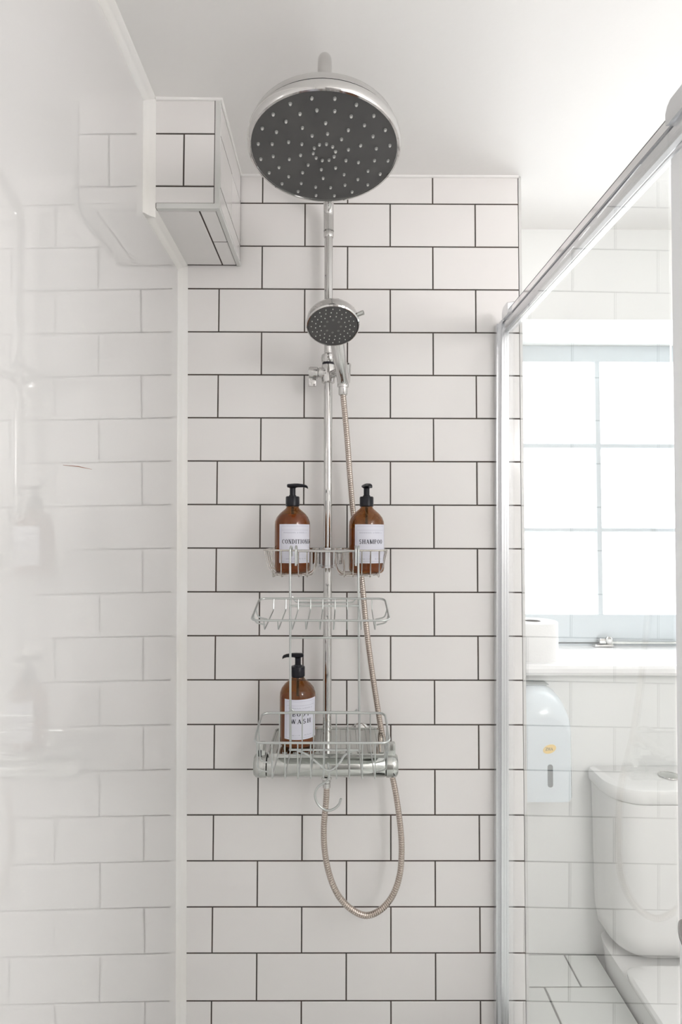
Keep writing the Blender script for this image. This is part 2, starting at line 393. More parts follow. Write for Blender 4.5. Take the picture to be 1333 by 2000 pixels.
# ------------------------------------------------------------------ rain shower head
RX = at(641, 900, -.045).x
hc = at(634, 263, -.408); hc.z = at(634, 280, -.408).z
tilt = math.radians(4.6)
nrm = Vector((0, -math.sin(tilt), -math.cos(tilt)))           # spray direction, turned a little to the viewer
head = empty('rain_shower_head', hc)
tag(head, 'large round chrome rain shower head with charcoal spray plate', 'shower head')
Q = Vector(nrm).to_track_quat('Z', 'Y').to_matrix().to_4x4()   # local +z = down
R = 0.1265
hp = lambda prof, seg=64: lathe(prof, seg, Q)
obj('dome', hp([(0, -.050), (.022, -.050), (.024, -.047), (.050, -.044), (.085, -.036), (.108, -.026), (.120, -.014), (.1235, -.0015), (0, -.0015)]), M['chrome'], head, True)
obj('shadow_gap', hp([(R-.005, -.0015), (R-.005, .0005)]), M['black'], head, True)
obj('rim', hp([(R-.002, .0005), (R, .0025), (R, .0140), (R-.002, .0170), (R-.005, .0173), (R-.0055, .0150), (.09, .0145), (.09, .002)]), M['chrome'], head, True)
obj('spray_plate', hp([(0, .0135), (0, .0152), (R-.0062, .0152), (R-.0062, .0135)]), M['rubber'], head, True)
nz = None
def nozzle_bm():
    bm = lathe([(.0026, .0), (.0026, .0022), (.0021, .0028)], 10); f0 = len(bm.faces)
    bm.faces.ensure_lookup_table()
    lathe([(.0018, .0026), (.0018, .0036), (0, .004)], 8, None, bm)
    bm.faces.ensure_lookup_table()
    for i in range(f0, len(bm.faces)): bm.faces[i].material_index = 1
    return bm
nzme = obj('nozzle', nozzle_bm(), [M['nozzle'], M['nozzle_tip']], head, True)
first = True
for rr, n, ph in ((.155, 10, .0), (.335, 10, .1), (.51, 10, .25), (.715, 20, .02), (.90, 20, .15)):
    for k in range(n):
        a = 2*PI*(k+ph)/n + .1
        o = nzme if first else nzme.copy()
        if not first: COL.objects.link(o)
        first = False
        o.matrix_local = Q @ Matrix.Translation((rr*(R-.006)*math.cos(a), rr*(R-.006)*math.sin(a), .0150))
# ball joint and threaded nut above the head
obj('ball_joint', lathe([(0, .066), (.011, .066), (.0125, .06), (.0125, .05), (.015, .048), (.015, .040), (.010, .036), (0, .036)], 24), M['chrome'], head, True)

# ------------------------------------------------------------------ riser rail with arm and slider
MZ = at(641, 1494, -.078).z
SHZ = at(640, 1472, -.165).z                                   # shelf height
rail = empty('riser_rail', (RX, -.045, MZ))
tag(rail, 'chrome riser pipe curving forward over the rain head', 'shower rail')
def rl(p): return Vector(p) - Vector(rail.location)
zj = at(644, 455, -.045).z
obj('lower_pipe', wirem([rl((RX, -.045, MZ+.005)), rl((RX, -.045, zj))], .0096, 24), M['chrome'], rail, True)
apts = fillet([(RX, -.045, zj), (RX, -.045, 2.150), (RX-.002, -.20, CEIL-.040), (hc.x, -.408, CEIL-.043), (hc.x, -.408, hc.z+.060)], .075, 12)
obj('arm', wirem([rl(q) for q in apts], .0118, 24), M['chrome'], rail, True)
obj('joint_collar', lathe([(.0105, -.012), (.0118, -.008), (.0118, .004), (.0105, .006)], 24, Matrix.Translation(rl((RX, -.045, zj)))), M['chrome'], rail, True)
# slider bracket on the pipe
bz = at(641, 731, -.045).z
sb = obj('slider_bracket', lathe([(.0125, -.021), (.0150, -.019), (.0160, -.008), (.0165, .008), (.0150, .020), (.0125, .022)], 28, Matrix.Translation(rl((RX, -.045, bz)))), M['chrome'], rail, True)
obj('seal_ring', lathe([(.0138, .021), (.0138, .0255)], 28, Matrix.Translation(rl((RX, -.045, bz)))), M['black'], sb, True)
obj('top_collar', lathe([(.0130, .0255), (.0155, .029), (.0165, .036), (.0155, .043), (.0110, .047)], 28, Matrix.Translation(rl((RX, -.045, bz)))), M['chrome'], sb, True)
obj('clamp_knob', lathe([(.0120, 0), (.0120, .014), (.0105, .016), (.0130, .018), (.0135, .034), (.0120, .0375), (0, .038)], 24, axis_m(rl((RX-.006, -.050, bz+.002)), (-1, 0, 0))), M['chrome'], sb, True)
obj('knob_lever', boxm(*(lambda c: (c.x-.009, c.x+.009, c.y-.004, c.y+.004, c.z-.016, c.z+.004))(rl((RX-.036, -.052, bz-.014))), .0025), M['chrome'], sb, True)
hx = at(671.5, 745, -.085).x
obj('side_arm', wirem([rl((RX+.008, -.048, bz-.002)), rl((hx-.006, -.078, bz-.002))], .0095, 20), M['chrome'], sb, True)
hdir = Vector((-.020, -.105, .070)).normalized()
cup = Vector((hx-.001, -.092, bz-.006))
cupm = Matrix.Translation(rl(cup)) @ Vector(hdir*.45 + Vector((0, 0, .55))).to_track_quat('Z', 'Y').to_matrix().to_4x4()
bm = lathe([(.0108, -.026), (.0135, -.026), (.0185, .012), (.0180, .015), (.0150, .015), (.0118, -.020)], 28, cupm)
obj('holder_cup', bm, M['chrome'], sb, True)

# ------------------------------------------------------------------ hand shower
hh = at(650.5, 631, -.205)
beta = math.radians(63)
hn = Vector((0.02, -math.cos(beta), -math.sin(beta))).normalized()
hand = empty('hand_shower', hh)
tag(hand, 'small chrome hand shower with round dark face, held in the slider bracket', 'hand shower')
QH = hn.to_track_quat('Z', 'Y').to_matrix().to_4x4()
r = .0535
obj('shell', lathe([(0, -.034), (.016, -.033), (.030, -.028), (.043, -.022), (.0515, -.010), (r, -.001), (r, .008), (r-.002, .0105), (r-.0035, .0105), (r-.004, .008), (0, .008)], 48, QH), M['chrome'], hand, True)
fp = obj('spray_face', lathe([(0, .0075), (0, .0092), (r-.0042, .0092), (r-.0042, .0075)], 48, QH), M['rubber'], hand, True)
bm = bmesh.new()
for rr, n, ph in ((.52, 14, 0), (.70, 20, .4), (.87, 20, .1)):
    for k in range(n):
        a = 2*PI*(k+ph)/n
        lathe([(.0011, 0), (.0009, .0016)], 6, QH @ Matrix.Translation((rr*(r-.004)*math.cos(a), rr*(r-.004)*math.sin(a), .0090)), bm)
tag(obj('fine_nozzles', bm, M['nozzle_tip'], fp), kind='stuff')
for k in range(8):
    a = 2*PI*k/8
    bm = bmesh.new(); c0 = Vector((.30*r*math.cos(a), .30*r*math.sin(a), .0092))
    tube(bm, [QH @ (c0 + Vector((.0017*math.cos(t*PI/5), .0017*math.sin(t*PI/5), 0))) for t in range(10)], .0004, 5, closed=True)
    obj('centre_nozzle', bm, M['nozzle'], fp, True)
lev = Vector((math.cos(math.radians(28)), math.sin(math.radians(28)), 0))
# spray lever on the upper right of the rim
side = Vector((1, 0, 0)); upv = (Vector((0, 0, 1)) - hn*hn.z).normalized()
ld = (side*.90 + upv*.44).normalized()
obj('spray_lever', wirem([ld*.050 - hn*-.002, ld*.067 + hn*.002], [.0042, .0048], 10), M['chrome2'], hand, True)
# handle from the back of the shell down into the cup
hb = cup - hh + Vector((0, .004, -.020))
pts = catmull([Vector((0.002, .0, -.002)) - hn*.016, (Vector((.004, .036, -.003)) - hn*.014), hb*.66 + Vector((0, .002, .006)), hb, hb + Vector((0, .003, -.014))], 8)
n = len(pts)
obj('handle', wirem(pts, [(.0165*(1-t)**1.5 + .0128*(1-(1-t)**1.5)) for t in [i/(n-1) for i in range(n)]], 24), M['chrome'], hand, True)
obj('hose_nut', lathe([(.0085, -.018), (.0100, -.016), (.0100, 0), (.0085, .001)], 20, Matrix.Translation(hb + Vector((0, .003, -.014)))), M['chrome'], hand, True)
hose_top = hh + hb + Vector((0, .003, -.030))

# ------------------------------------------------------------------ mixer valve
mx = empty('shower_mixer', (RX, 0, MZ))
tag(mx, 'chrome bar mixer valve with ribbed chrome shelf on top', 'shower mixer')
def ml(p): return Vector(p) - Vector(mx.location)
ym = -.078
xe = [at(u, 1497, ym).x for u in (497, 523.5, 752, 777)]
AX = lambda x: Matrix.Translation(ml((x, ym, MZ))) @ Matrix.Rotation(PI/2, 4, 'Y')
obj('valve_body', lathe([(.0235, 0), (.0245, .002), (.0245, xe[2]-xe[1]-.002), (.0235, xe[2]-xe[1])], 48, AX(xe[1])), M['chrome2'], mx, True)
for nm, xa, s in (('flow_knob', xe[1], -1), ('temperature_knob', xe[2], 1)):
    L = (xe[1]-xe[0]) if s < 0 else (xe[3]-xe[2])
    T = Matrix.Translation(ml((xa+s*.0008, ym, MZ))) @ Matrix.Rotation(s*PI/2, 4, 'Y')
    k = obj(nm, lathe([(.0225, 0), (.0252, .0012), (.0256, L*.5), (.0245, L*.8), (.0200, L*.96), (0, L)], 48, T), M['chrome2'], mx, True)
    xb = xa + s*L*.48
    obj('knob_lug', boxm(*(lambda c: (c.x-.0095, c.x+.0095, c.y-.006, c.y+.012, c.z-.006, c.z+.023))(ml((xb, ym-.004, MZ+.026))), .004), M['chrome2'], k, True)
    if s < 0: obj('lug_button', boxm(*(lambda c: (c.x-.0035, c.x+.0035, c.y-.001, c.y+.002, c.z-.007, c.z+.005))(ml((xb-.002, ym-.0105, MZ+.030))), .001), M['black'], k, True)
for s in (-1, 1):
    fx = RX + s*.0755; fz = at(706, 1434, 0).z
    f = obj('wall_flange', lathe([(0, 0), (.0265, 0), (.0265, .003), (.022, .008), (.017, .010), (0, .010)], 36, axis_m(ml((fx, -.001, fz)), (0, -1, 0))), M['chrome'], mx, True)
    obj('inlet_pipe', wirem([ml(q) for q in fillet([(fx, -.008, fz), (fx, -.045, fz-.004), (fx, ym+.015, MZ+.006)], .015, 5)], .013, 20), M['chrome'], f, True)
# ribbed shelf
sx0, sx1, sy0, sy1 = at(536, 1440, -.06).x, at(748, 1440, -.06).x, -.166, -.014
sh = obj('shelf', loft([rrect(sx0, sx1, sy0, sy1, .006, SHZ-.008, 5, .022), rrect(sx0, sx1, sy0, sy1, .006, SHZ-.002, 5, .022), rrect(sx0+.0015, sx1-.0015, sy0+.0015, sy1-.0015, .0055, SHZ-.0005, 5, .021)]), M['chrome2'], mx, True)
sh.matrix_parent_inverse = Matrix.Translation(-Vector(mx.location))
nrib = 11
for i in range(nrib):
    x = sx0 + (sx1-sx0)*(i+.5)/nrib
    if abs(x-RX) < .006: continue
    q = obj('rib', loft([[Vector((x-.0055, y, SHZ-.0006)), Vector((x-.0045, y, SHZ+.0006)), Vector((x, y, SHZ+.0011)), Vector((x+.0045, y, SHZ+.0006)), Vector((x+.0055, y, SHZ-.0006))] for y in (sy0+.006, sy1-.010)]), M['chrome2'], sh, True)
lip = obj('shelf_lip', wirem(fillet([(sx0, sy0+.004, SHZ), (sx0, sy1, SHZ), (sx1, sy1, SHZ), (sx1, sy0+.004, SHZ)], .02, 6), .0022, 8), M['chrome2'], sh, True)
obj('shelf_stay', boxm(*(lambda a, b: (a.x, b.x, a.y, b.y, a.z, b.z))(ml((RX-.05, ym-.012, MZ+.018)), ml((RX+.05, ym+.012, SHZ-.008))), .002), M['chrome2'], mx, True)
obj('outlet_nut', lathe([(.0115, -.001), (.0115, -.006), (.0095, -.008), (.0095, -.013), (.0075, -.014)], 24, Matrix.Translation(ml((RX, ym, MZ-.0225)))), M['chrome'], mx, True)

# ------------------------------------------------------------------ hose
hp_ = [(678, 850, -.060), (684, 930, -.045), (690, 1000, -.034), (700, 1075, -.028), (709, 1150, -.028), (716, 1225, -.030), (725.5, 1300, -.033), (736, 1370, -.036), (747, 1435, -.038), (757, 1480, -.036),
       (768, 1522, -.038), (776, 1565, -.045), (783, 1620, -.053), (785, 1665, -.058), (781, 1710, -.062), (768, 1748, -.066), (745, 1776, -.068), (716, 1788, -.070), (687, 1776, -.072), (662, 1750, -.074), (645, 1712, -.076), (635, 1665, -.077), (633, 1615, -.078), (637, 1570, -.078)]
pts = [hose_top + Vector((0, 0, .012)), hose_top] + [at(*q) for q in hp_] + [Vector((RX, ym, MZ-.052)), Vector((RX, ym, MZ-.036))]
pts = catmull(pts, 12)
L = [0.0]
for a, b in zip(pts, pts[1:]): L.append(L[-1] + (b-a).length)
def sample(s):
    lo, hi = 0, len(L)-1
    while hi-lo > 1:
        m_ = (lo+hi)//2
        if L[m_] <= s: lo = m_
        else: hi = m_
    t = (s-L[lo])/max(1e-9, L[hi]-L[lo]); return pts[lo].lerp(pts[hi], t)
pitch = .0048; nr = int(L[-1]/pitch); P_, R_ = [], []
for i in range(nr):
    for f, rr in ((0.0, .0056), (.14, .0065), (.5, .0068), (.86, .0065)):
        P_.append(sample((i+f)*pitch)); R_.append(rr)
hs = tag(obj('shower_hose', wirem(P_, R_, 12), M['hose'], None, True), 'ribbed metal shower hose looping below the mixer', 'hose')
obj('hose_ferrule', lathe([(.0072, -.006), (.0084, -.005), (.0084, .004), (.0072, .005)], 20, Matrix.Translation(Vector((RX, ym, MZ-.042)))), M['chrome'], hs, True)

# ------------------------------------------------------------------ chrome double basket clamped to the riser
dbz = at(640, 1075, -.185).z; dbb = at(560, 1127, -.17).z
db = empty('double_wire_basket', (RX, -.045, dbz))
tag(db, 'polished twin wire basket clamped to the riser pipe', 'wire basket')
def dl(p): return Vector(p) - Vector(db.location)
fy, by = -.186, -.058
BX = [(at(514, 1072, fy).x, at(619, 1072, -.12).x), (at(655, 1072, -.12).x, at(758, 1072, fy).x)]
for bi, (xa, xb) in enumerate(BX):
    rim = obj('basket_rim', wirem([dl(q) for q in rrect(xa, xb, fy, by, .020, dbz, 5)], .0019, 8, True), M['steel'], db, True)
    i0, i1 = xa + (.012 if bi == 0 else .003), xb - (.003 if bi == 0 else .012)
    obj('bottom_ring', wirem([dl(q) for q in rrect(i0+.006, i1-.006, fy+.010, by-.006, .022, dbb+.004, 5)], .0014, 6, True), M['steel'], db, True)
    for k in range(5):
        x = xa + .019 + (xb-xa-.036)*k/4
        obj('cross_wire', wirem([dl(q) for q in fillet([(x, fy, dbz), (x, fy+.004, dbb), (x, by-.004, dbb), (x, by, dbz)], .016, 4)], .00125, 6), M['steel'], db, True)
    for k in range(4):
        y = fy + .022 + (by-fy-.040)*k/3
        obj('long_wire', wirem([dl(q) for q in fillet([(xa, y, dbz), (i0, y, dbb+.0025), (i1, y, dbb+.0025), (xb, y, dbz)], .024, 6)], .00125, 6), M['steel'], db, True)
obj('front_bar', wirem([dl((BX[0][1]-.035, fy-.0036, dbz-.001)), dl((BX[1][0]+.040, fy-.0036, dbz-.001))], .0026, 10), M['chrome'], db, True)
cb = obj('clamp', lathe([(.0105, -.042), (.0215, -.042), (.0215, -.038), (.0195, -.037), (.0195, -.003), (.0215, -.002), (.0215, .002), (.0105, .002)], 36, Matrix.Translation(dl((RX, -.054, dbz)))), M['alu'], db, True)
for s in (-1, 1):
    obj('clamp_arm', boxm(*(lambda a, b: (min(a.x, b.x), max(a.x, b.x), a.y, b.y, a.z, b.z))(dl((RX+s*.0185, by-.004, dbz-.034)), dl((RX+s*.033, by+.003, dbz+.002))), .001), M['chrome'], cb, True)
    obj('clamp_insert', boxm(*(lambda a, b: (min(a.x, b.x), max(a.x, b.x), a.y, b.y, a.z, b.z))(dl((RX+s*.0190, -.056, dbz-.031)), dl((RX+s*.0215, -.046, dbz-.006))), .001), M['black'], cb, True)

# ------------------------------------------------------------------ hanging wire caddy
yc, yf = -.196, -.312
cz0 = at(640, 1067, yc).z
cy = empty('hanging_wire_caddy', (at(634, 1300, yc).x, yc, at(634, 1463, yc).z))
tag(cy, 'satin wire shower caddy with soap tray and basket, hooked on the twin basket', 'shower caddy')
def kl(p): return Vector(p) - Vector(cy.location)
xl_, xr_ = at(567.5, 1250, yc).x, at(701.5, 1250, yc).x
rz0 = at(634, 1463, yc+.003).z
for x in (xl_, xr_):
    pp = [(x, fy+.010, dbz-.012), (x, fy+.009, dbz+.004), (x, fy, dbz+.009), (x-.0015, yc, dbz+.003), (x+.0015, yc, rz0)]
    obj('upright', wirem([kl(q) for q in fillet(pp, .006, 4)], .0023, 10), M['wire'], cy, True)
for x, s in ((xl_, 1), (xr_, -1)):
    xx = x + (.010 if s > 0 else -.0065)
    pp = [(xx, fy+.008, dbz-.028), (xx, fy+.008, dbz+.003), (xx, fy, dbz+.010), (xx, yc-.004, dbz+.003), (xx, yc-.004, dbz-.030)]
    obj('rim_hook', wirem([kl(q) for q in fillet(pp, .005, 4)], .0021, 10), M['wire'], cy, True)
for v_, dy in ((1183, .0), (1245, .0), (1390, -.003)):
    a = at(565, v_, yc+dy); b = at(703.5, v_, yc+dy)
    obj('rung', wirem([kl((xl_-.002, yc+dy-.003, a.z)), kl((xr_+.002, yc+dy-.003, b.z))], .0020, 8), M['wire'], cy, True)
for v0, v1 in ((1166, 1177), (1386, 1394)):
    za_, zb_ = at(634, v0, yc).z, at(634, v1, yc).z
    obj('rung', wirem([kl(q) for q in fillet([(xl_+.003, yc+.003, za_), (xl_+.011, yc+.003, zb_), (xr_-.011, yc+.003, zb_), (xr_-.003, yc+.003, za_)], .006, 4)], .0016, 8), M['wire'], cy, True)
def tray(name, ur, vr, vf, vb_b, vb_f, n, rimr, us_f, us_b):
    """a wire tray: back rim at pixel row vr, front rim vf; bottom back/front rows"""
    x0b, x1b = at(ur[0], vr, yc).x, at(ur[1], vr, yc).x
    zb = at(634, vr, yc).z; zf = at(634, vf, yf).z
    def rimp(x0, x1):
        pts = rrect(x0, x1, yf, yc-.003, .014, 0, 5, .014)
        for q in pts: q.z = zb + (zf-zb)*(yc-q.y)/(yc-yf)
        return [kl(q) for q in pts]
    rim = obj(name, wirem(rimp(x0b, x1b), rimr, 10, True), M['wire'], cy, True)
    zbb = at(634, vb_b, yc-.006).z; zbf = at(634, vb_f, yf+.010).z
    for k in range(n):
        xf = at(us_f[0] + (us_f[1]-us_f[0])*k/(n-1), vb_f, yf+.010).x
        xb = at(us_b[0] + (us_b[1]-us_b[0])*k/(n-1), vb_b, yc-.006).x
        pp = [(xf, yf, zf), (xf, yf+.010, zbf), (xb, yc-.006, zbb), (xb, yc-.003, zb)]
        obj('wire', wirem([kl(q) for q in fillet(pp, .004, 3)], .0012, 6), M['wire'], rim, True)
    for xq, s in ((x0b, 1), (x1b, -1)):
        for yy in (yf+.03, yf+.06):
            t = (yc-yy)/(yc-yf); zr_ = zb+(zf-zb)*t; zq = zbb+(zbf-zbb)*t
            obj('wire', wirem([kl(q) for q in fillet([(xq, yy, zr_), (xq+s*.004, yy, zq+.004), (xq+s*.022, yy, zq)], .006, 3)], .0014, 6), M['wire'], rim, True)
    return rim
tray('soap_tray', (508, 752), 1168, 1212, 1192, 1230, 9, .0020, (517, 733), (534.6, 727))
tray('bottle_basket', (513, 752), 1391, 1451, 1462, 1522, 9, .0022, (532, 733), (546, 724))
zz = at(634, 1463, yc).z
obj('bottom_bar', wirem([kl((xl_-.001, yc-.004, zz)), kl((xr_+.001, yc-.004, zz))], .0022, 8), M['wire'], cy, True)
obj('brace', wirem([kl(q) for q in catmull([at(577, 1464, yc), at(600, 1474, yc-.003), at(620, 1490, yc-.005), at(636, 1503, yc-.006), at(650, 1503, yc-.006), at(664, 1490, yc-.005), at(675, 1474, yc-.003), at(698, 1464, yc)], 6)], .0022, 8), M['wire'], cy, True)
hk = [at(636, 1500, yc-.002), at(636, 1520, yc-.002), at(634, 1529, yc-.002), at(622, 1537, yc-.003), at(615.5, 1552, yc-.004), at(621, 1570, yc-.005), at(634, 1581, yc-.006), at(648, 1582, yc-.008), at(661, 1573, yc-.010), at(666.5, 1560, yc-.012)]
hk = [at(641, 1490, yc-.002), at(643, 1510, yc-.002), at(640, 1524, yc-.002)] + hk[3:]
obj('bottom_hook', wirem([kl(q) for q in catmull(hk, 6)], .0022, 10), M['wire'], cy, True)

# ------------------------------------------------------------------ lettering, drawn as serif strokes
def arc(cx, cy_, rx, ry, a0, a1, n=10): return [(cx+rx*math.cos(math.radians(a0+(a1-a0)*k/n)), cy_+ry*math.sin(math.radians(a0+(a1-a0)*k/n))) for k in range(n+1)]
TK, TN = .20, .08
def glyph(c):
    """-> width, list of (polyline, width)"""
    g = []; st = lambda x, w=TK: g.append(([(x, 0), (x, 1)], w)); sf = lambda x, y, w=.34: g.append(([(x-w/2, y), (x+w/2, y)], TN))
    if c == 'I': st(.2); sf(.2, .03); sf(.2, .97); return .4, g
    if c in 'HNM':
        w = dict(H=.62, N=.62, M=.82)[c]; st(.15, TK if c != 'N' else TN); st(.15+w-.1, TK if c != 'N' else TN)
        for x in (.15, .05+w): sf(x, .97); sf(x, .03)
        if c == 'H': g.append(([(.15, .52), (.05+w, .52)], TN))
        if c == 'N': g.append(([(.13, 1), (.07+w, 0)], TK))
        if c == 'M': g.append(([(.13, 1), (.1+w/2, .05)], TK)); g.append(([(.05+w, 1), (.1+w/2, .05)], TN))
        return w+.2, g
    if c in 'DO':
        if c == 'D': st(.15); sf(.12, .97, .24); sf(.12, .03, .24); g.append(([(.15, .97), (.33, .97)] + arc(.33, .5, .35, .47, 90, -90) + [(.15, .03)], .1)); g.append((arc(.33, .5, .33, .4, 50, -50), TK)); return .78, g
        g.append((arc(.4, .5, .33, .47, 0, 360, 20), .09)); g.append((arc(.4, .5, .31, .42, 125, 235, 8), TK)); g.append((arc(.4, .5, .31, .42, -55, 55, 8), TK)); return .8, g
    if c == 'C': g.append((arc(.42, .5, .35, .47, 45, 315, 16), .09)); g.append((arc(.42, .5, .32, .42, 125, 235, 8), TK)); g.append(([(.68, 1), (.68, .72)], TN)); return .78, g
    if c == 'T': st(.35); g.append(([(.02, .96), (.68, .96)], TN)); g.append(([(.04, 1), (.04, .75)], TN)); g.append(([(.66, 1), (.66, .75)], TN)); sf(.35, .03); return .7, g
    if c == 'E': st(.15); sf(.13, .97, .2); g.append(([(.1, .96), (.6, .96)], TN)); g.append(([(.1, .04), (.62, .04)], TN)); g.append(([(.15, .52), (.45, .52)], TN)); g.append(([(.6, 1), (.6, .76)], TN)); g.append(([(.62, 0), (.62, .26)], TN)); return .7, g
    if c in 'PRB':
        st(.15); sf(.14, .97, .26); sf(.14, .03, .26); g.append(([(.15, .96), (.33, .96)] + arc(.33, .73, .25, .23, 90, -90, 8) + [(.15, .5)], .1))
        if c == 'R': g.append(([(.35, .5), (.68, .02)], TK)); return .72, g
        if c == 'B': g.append(([(.15, .5), (.36, .5)] + arc(.36, .26, .27, .23, 90, -90, 8) + [(.15, .03)], .11)); return .7, g
        return .66, g
    if c == 'S': g.append((arc(.33, .74, .22, .23, 30, 270, 10) + arc(.33, .27, .24, .24, 90, -150, 10), .14)); return .66, g
    if c == 'A': g.append(([(.1, 0), (.38, 1)], TN)); g.append(([(.38, 1), (.66, 0)], TK)); g.append(([(.2, .33), (.57, .33)], TN)); sf(.1, .03, .24); sf(.66, .03, .28); return .78, g
    if c == 'Y': g.append(([(.08, .97), (.38, .45)], TK)); g.append(([(.66, .97), (.38, .45)], TN)); g.append(([(.38, .48), (.38, 0)], TK)); sf(.1, .97, .26); sf(.64, .97, .22); sf(.38, .03); return .76, g
    if c == 'W': g += [([(.08, .97), (.3, 0)], TK), ([(.3, 0), (.48, .97)], TN), ([(.48, .97), (.7, 0)], TK), ([(.7, 0), (.9, .97)], TN)]; sf(.1, .97, .26); sf(.48, .97, .26); sf(.9, .97, .22); return 1.0, g
    return .5, g
def stroke_quads(poly, w):
    for (xa, ya), (xb, yb) in zip(poly, poly[1:]):
        n = max(1, int(math.hypot(xb-xa, yb-ya)/.5)); dx, dy = xb-xa, yb-ya; l = math.hypot(dx, dy) or 1; nx, ny = -dy/l*w/2, dx/l*w/2
        for k in range(n):
            p, q = (xa+dx*k/n, ya+dy*k/n), (xa+dx*(k+1)/n, ya+dy*(k+1)/n)
            yield [(p[0]+nx, p[1]+ny), (q[0]+nx, q[1]+ny), (q[0]-nx, q[1]-ny), (p[0]-nx, p[1]-ny)]
def text_quads(word, x, y, h, track=.16, width=None):
    """quads of a word, height h, starting at x; width stretches it"""
    tot = sum(glyph(c)[0] for c in word) + track*(len(word)-1); sx = (width/tot) if width else h
    out = []; cx = 0
    for c in word:
        w, g = glyph(c)
        for poly, sw in g:
            for qd in stroke_quads(poly, sw): out.append([(x+(cx+px)*sx, y+py*h) for px, py in qd])
        cx += w + track
    return out

# ------------------------------------------------------------------ pump bottles
BR, BH = .0375, .128
def bottle(name, x, z0, words, fill, noz, label, mid):
    """noz: direction angle of the spout; mid: angle of the label's middle"""
    b = empty(name, (x, -.118, z0)); b.scale = (1, 1, .965); tag(b, label, 'bottle', 'amber pump bottles')
    outer = [(0, .0015), (.028, .0), (.0335, .002), (.0365, .006), (BR, .012), (BR, .104), (.0368, .113), (.0335, .122), (.0275, .130), (.0205, .1365), (.0150, .141), (.0128, .145), (.0126, .150)]
    obj('bottle_body', lathe(outer, 40), M['amber'], b, True)
    inner = [(0, .004), (.031, .004), (.0350, .010), (.0350, .012)]
    hfill = fill
    for r_, h_ in outer:
        if .012 < h_ < hfill: inner.append((r_-.0025, h_))
    rr = next((outer[i][0] + (outer[i+1][0]-outer[i][0])*(hfill-outer[i][1])/(outer[i+1][1]-outer[i][1]) for i in range(4, len(outer)-1) if outer[i][1] <= hfill <= outer[i+1][1]), .03)
    inner.append((rr-.0025, hfill)); inner.append((0, hfill))
    obj('liquid', lathe(inner, 32), M['liquid'], b, True)
    obj('dip_tube', wirem([(0, 0, .012), (0, 0, .148)], .003, 8), M['black'], b, True)
    obj('collar', lathe([(.0135, .146), (.0148, .1475), (.0148, .166), (.0138, .168), (.0080, .1685), (.0075, .171), (0, .171)], 28), M['black'], b, True)
    ph = obj('pump_stem', lathe([(.0062, .170), (.0062, .186), (.0085, .188)], 16), M['black'], b, True)
    d = Vector((math.cos(noz), math.sin(noz), 0)); s = Vector((-d.y, d.x, 0))
    secs = []
    for t, w, za_, zb_ in ((-.0120, .004, .1900, .1935), (-.0105, .0085, .1880, .1955), (.004, .0090, .1875, .1965), (.012, .0065, .1885, .1965), (.024, .0048, .1885, .1950), (.0300, .0042, .1868, .1928), (.0325, .0038, .1845, .1895)):
        secs.append([d*t + s*(w*cx) + Vector((0, 0, (za_+zb_)/2 + (zb_-za_)/2*cz)) for cx, cz in ((-1, -.5), (-.6, -1), (.6, -1), (1, -.5), (1, .4), (.5, 1), (-.5, 1), (-1, .4))])
    obj('spout', loft(secs), M['black'], ph, True)
    # wrap-round paper label
    lw, l0, l1 = math.radians(57), .0235, .1065
    def cyl(a, z, e): return Vector(((BR+e)*math.sin(a), -(BR+e)*math.cos(a), z))
    secs = [[cyl(mid-lw+2*lw*k/24, l0, .0002), cyl(mid-lw+2*lw*k/24, l0, .0007), cyl(mid-lw+2*lw*k/24, l1, .0007), cyl(mid-lw+2*lw*k/24, l1, .0002)] for k in range(25)]
    lab = obj('label', loft(secs), M['label'], b, True)
    def put(nm, quads, m, e=.0010):
        bm = bmesh.new()
        for q in quads: bm.faces.new([bm.verts.new(cyl(mid + sx/BR, z, e)) for sx, z in q])
        return obj(nm, bm, m, lab)
    hw = BR*lw
    for w, y, hgt, wd in words:
        put('lettering', text_quads(w, -wd/2 + (.004 if len(w) > 8 else -.001), y, hgt, .28 if len(w) < 6 else .16, wd), M['ink'])
    fine = []
    for z in (l1-.004, l1-.0125): fine += list(q for q in stroke_quads([(-hw+.006+.002*k, z) for k in range(int((2*hw-.012)/.002)+1)], .00035))
    fine += list(stroke_quads([(-hw+.006+.002*k, l0+.004) for k in range(int((2*hw-.012)/.002)+1)], .00035))
    for x_ in (-hw+.005, hw-.005): fine += list(stroke_quads([(x_, l0+.004), (x_, l1-.004)], .0003))
    rs = random.Random(5)
    def tiny(z, x0_, x1_, h_, step):
        xq = x0_
        while xq < x1_:
            k = rs.random()
            fine.extend(stroke_quads([(xq, z), (xq, z+h_)], .0005))
            if k > .3: fine.extend(stroke_quads([(xq, z+h_*(1 if k > .6 else .5)), (xq+step*.55, z+h_*(1 if k > .6 else .5))], .0004))
            if k > .5: fine.extend(stroke_quads([(xq+step*.55, z), (xq+step*.55, z+h_)], .0005))
            xq += step
    tiny(l1-.0195, -.026, .026, .0024, .0040)
    tiny(l0+.008, -.024, -.004, .0020, .0030); tiny(l0+.008, .006, .024, .0020, .0030)
    tag(put('fine_print', fine, M['ink_soft']), kind='stuff')
    return b
zb1 = dbb+.0016
bottle('pump_bottle', at(571.5, 1060, -.118).x, dbb+.0045, [('CONDITIONER', .065, .0090, .068)], .128, math.radians(-6), 'amber pump bottle labelled CONDITIONER in the left half of the twin basket', math.radians(17))
bottle('pump_bottle', at(716.5, 1060, -.118).x, dbb+.0045, [('SHAMPOO', .065, .0090, .052)], .098, math.radians(-78), 'amber pump bottle labelled SHAMPOO in the right half of the twin basket', math.radians(15))
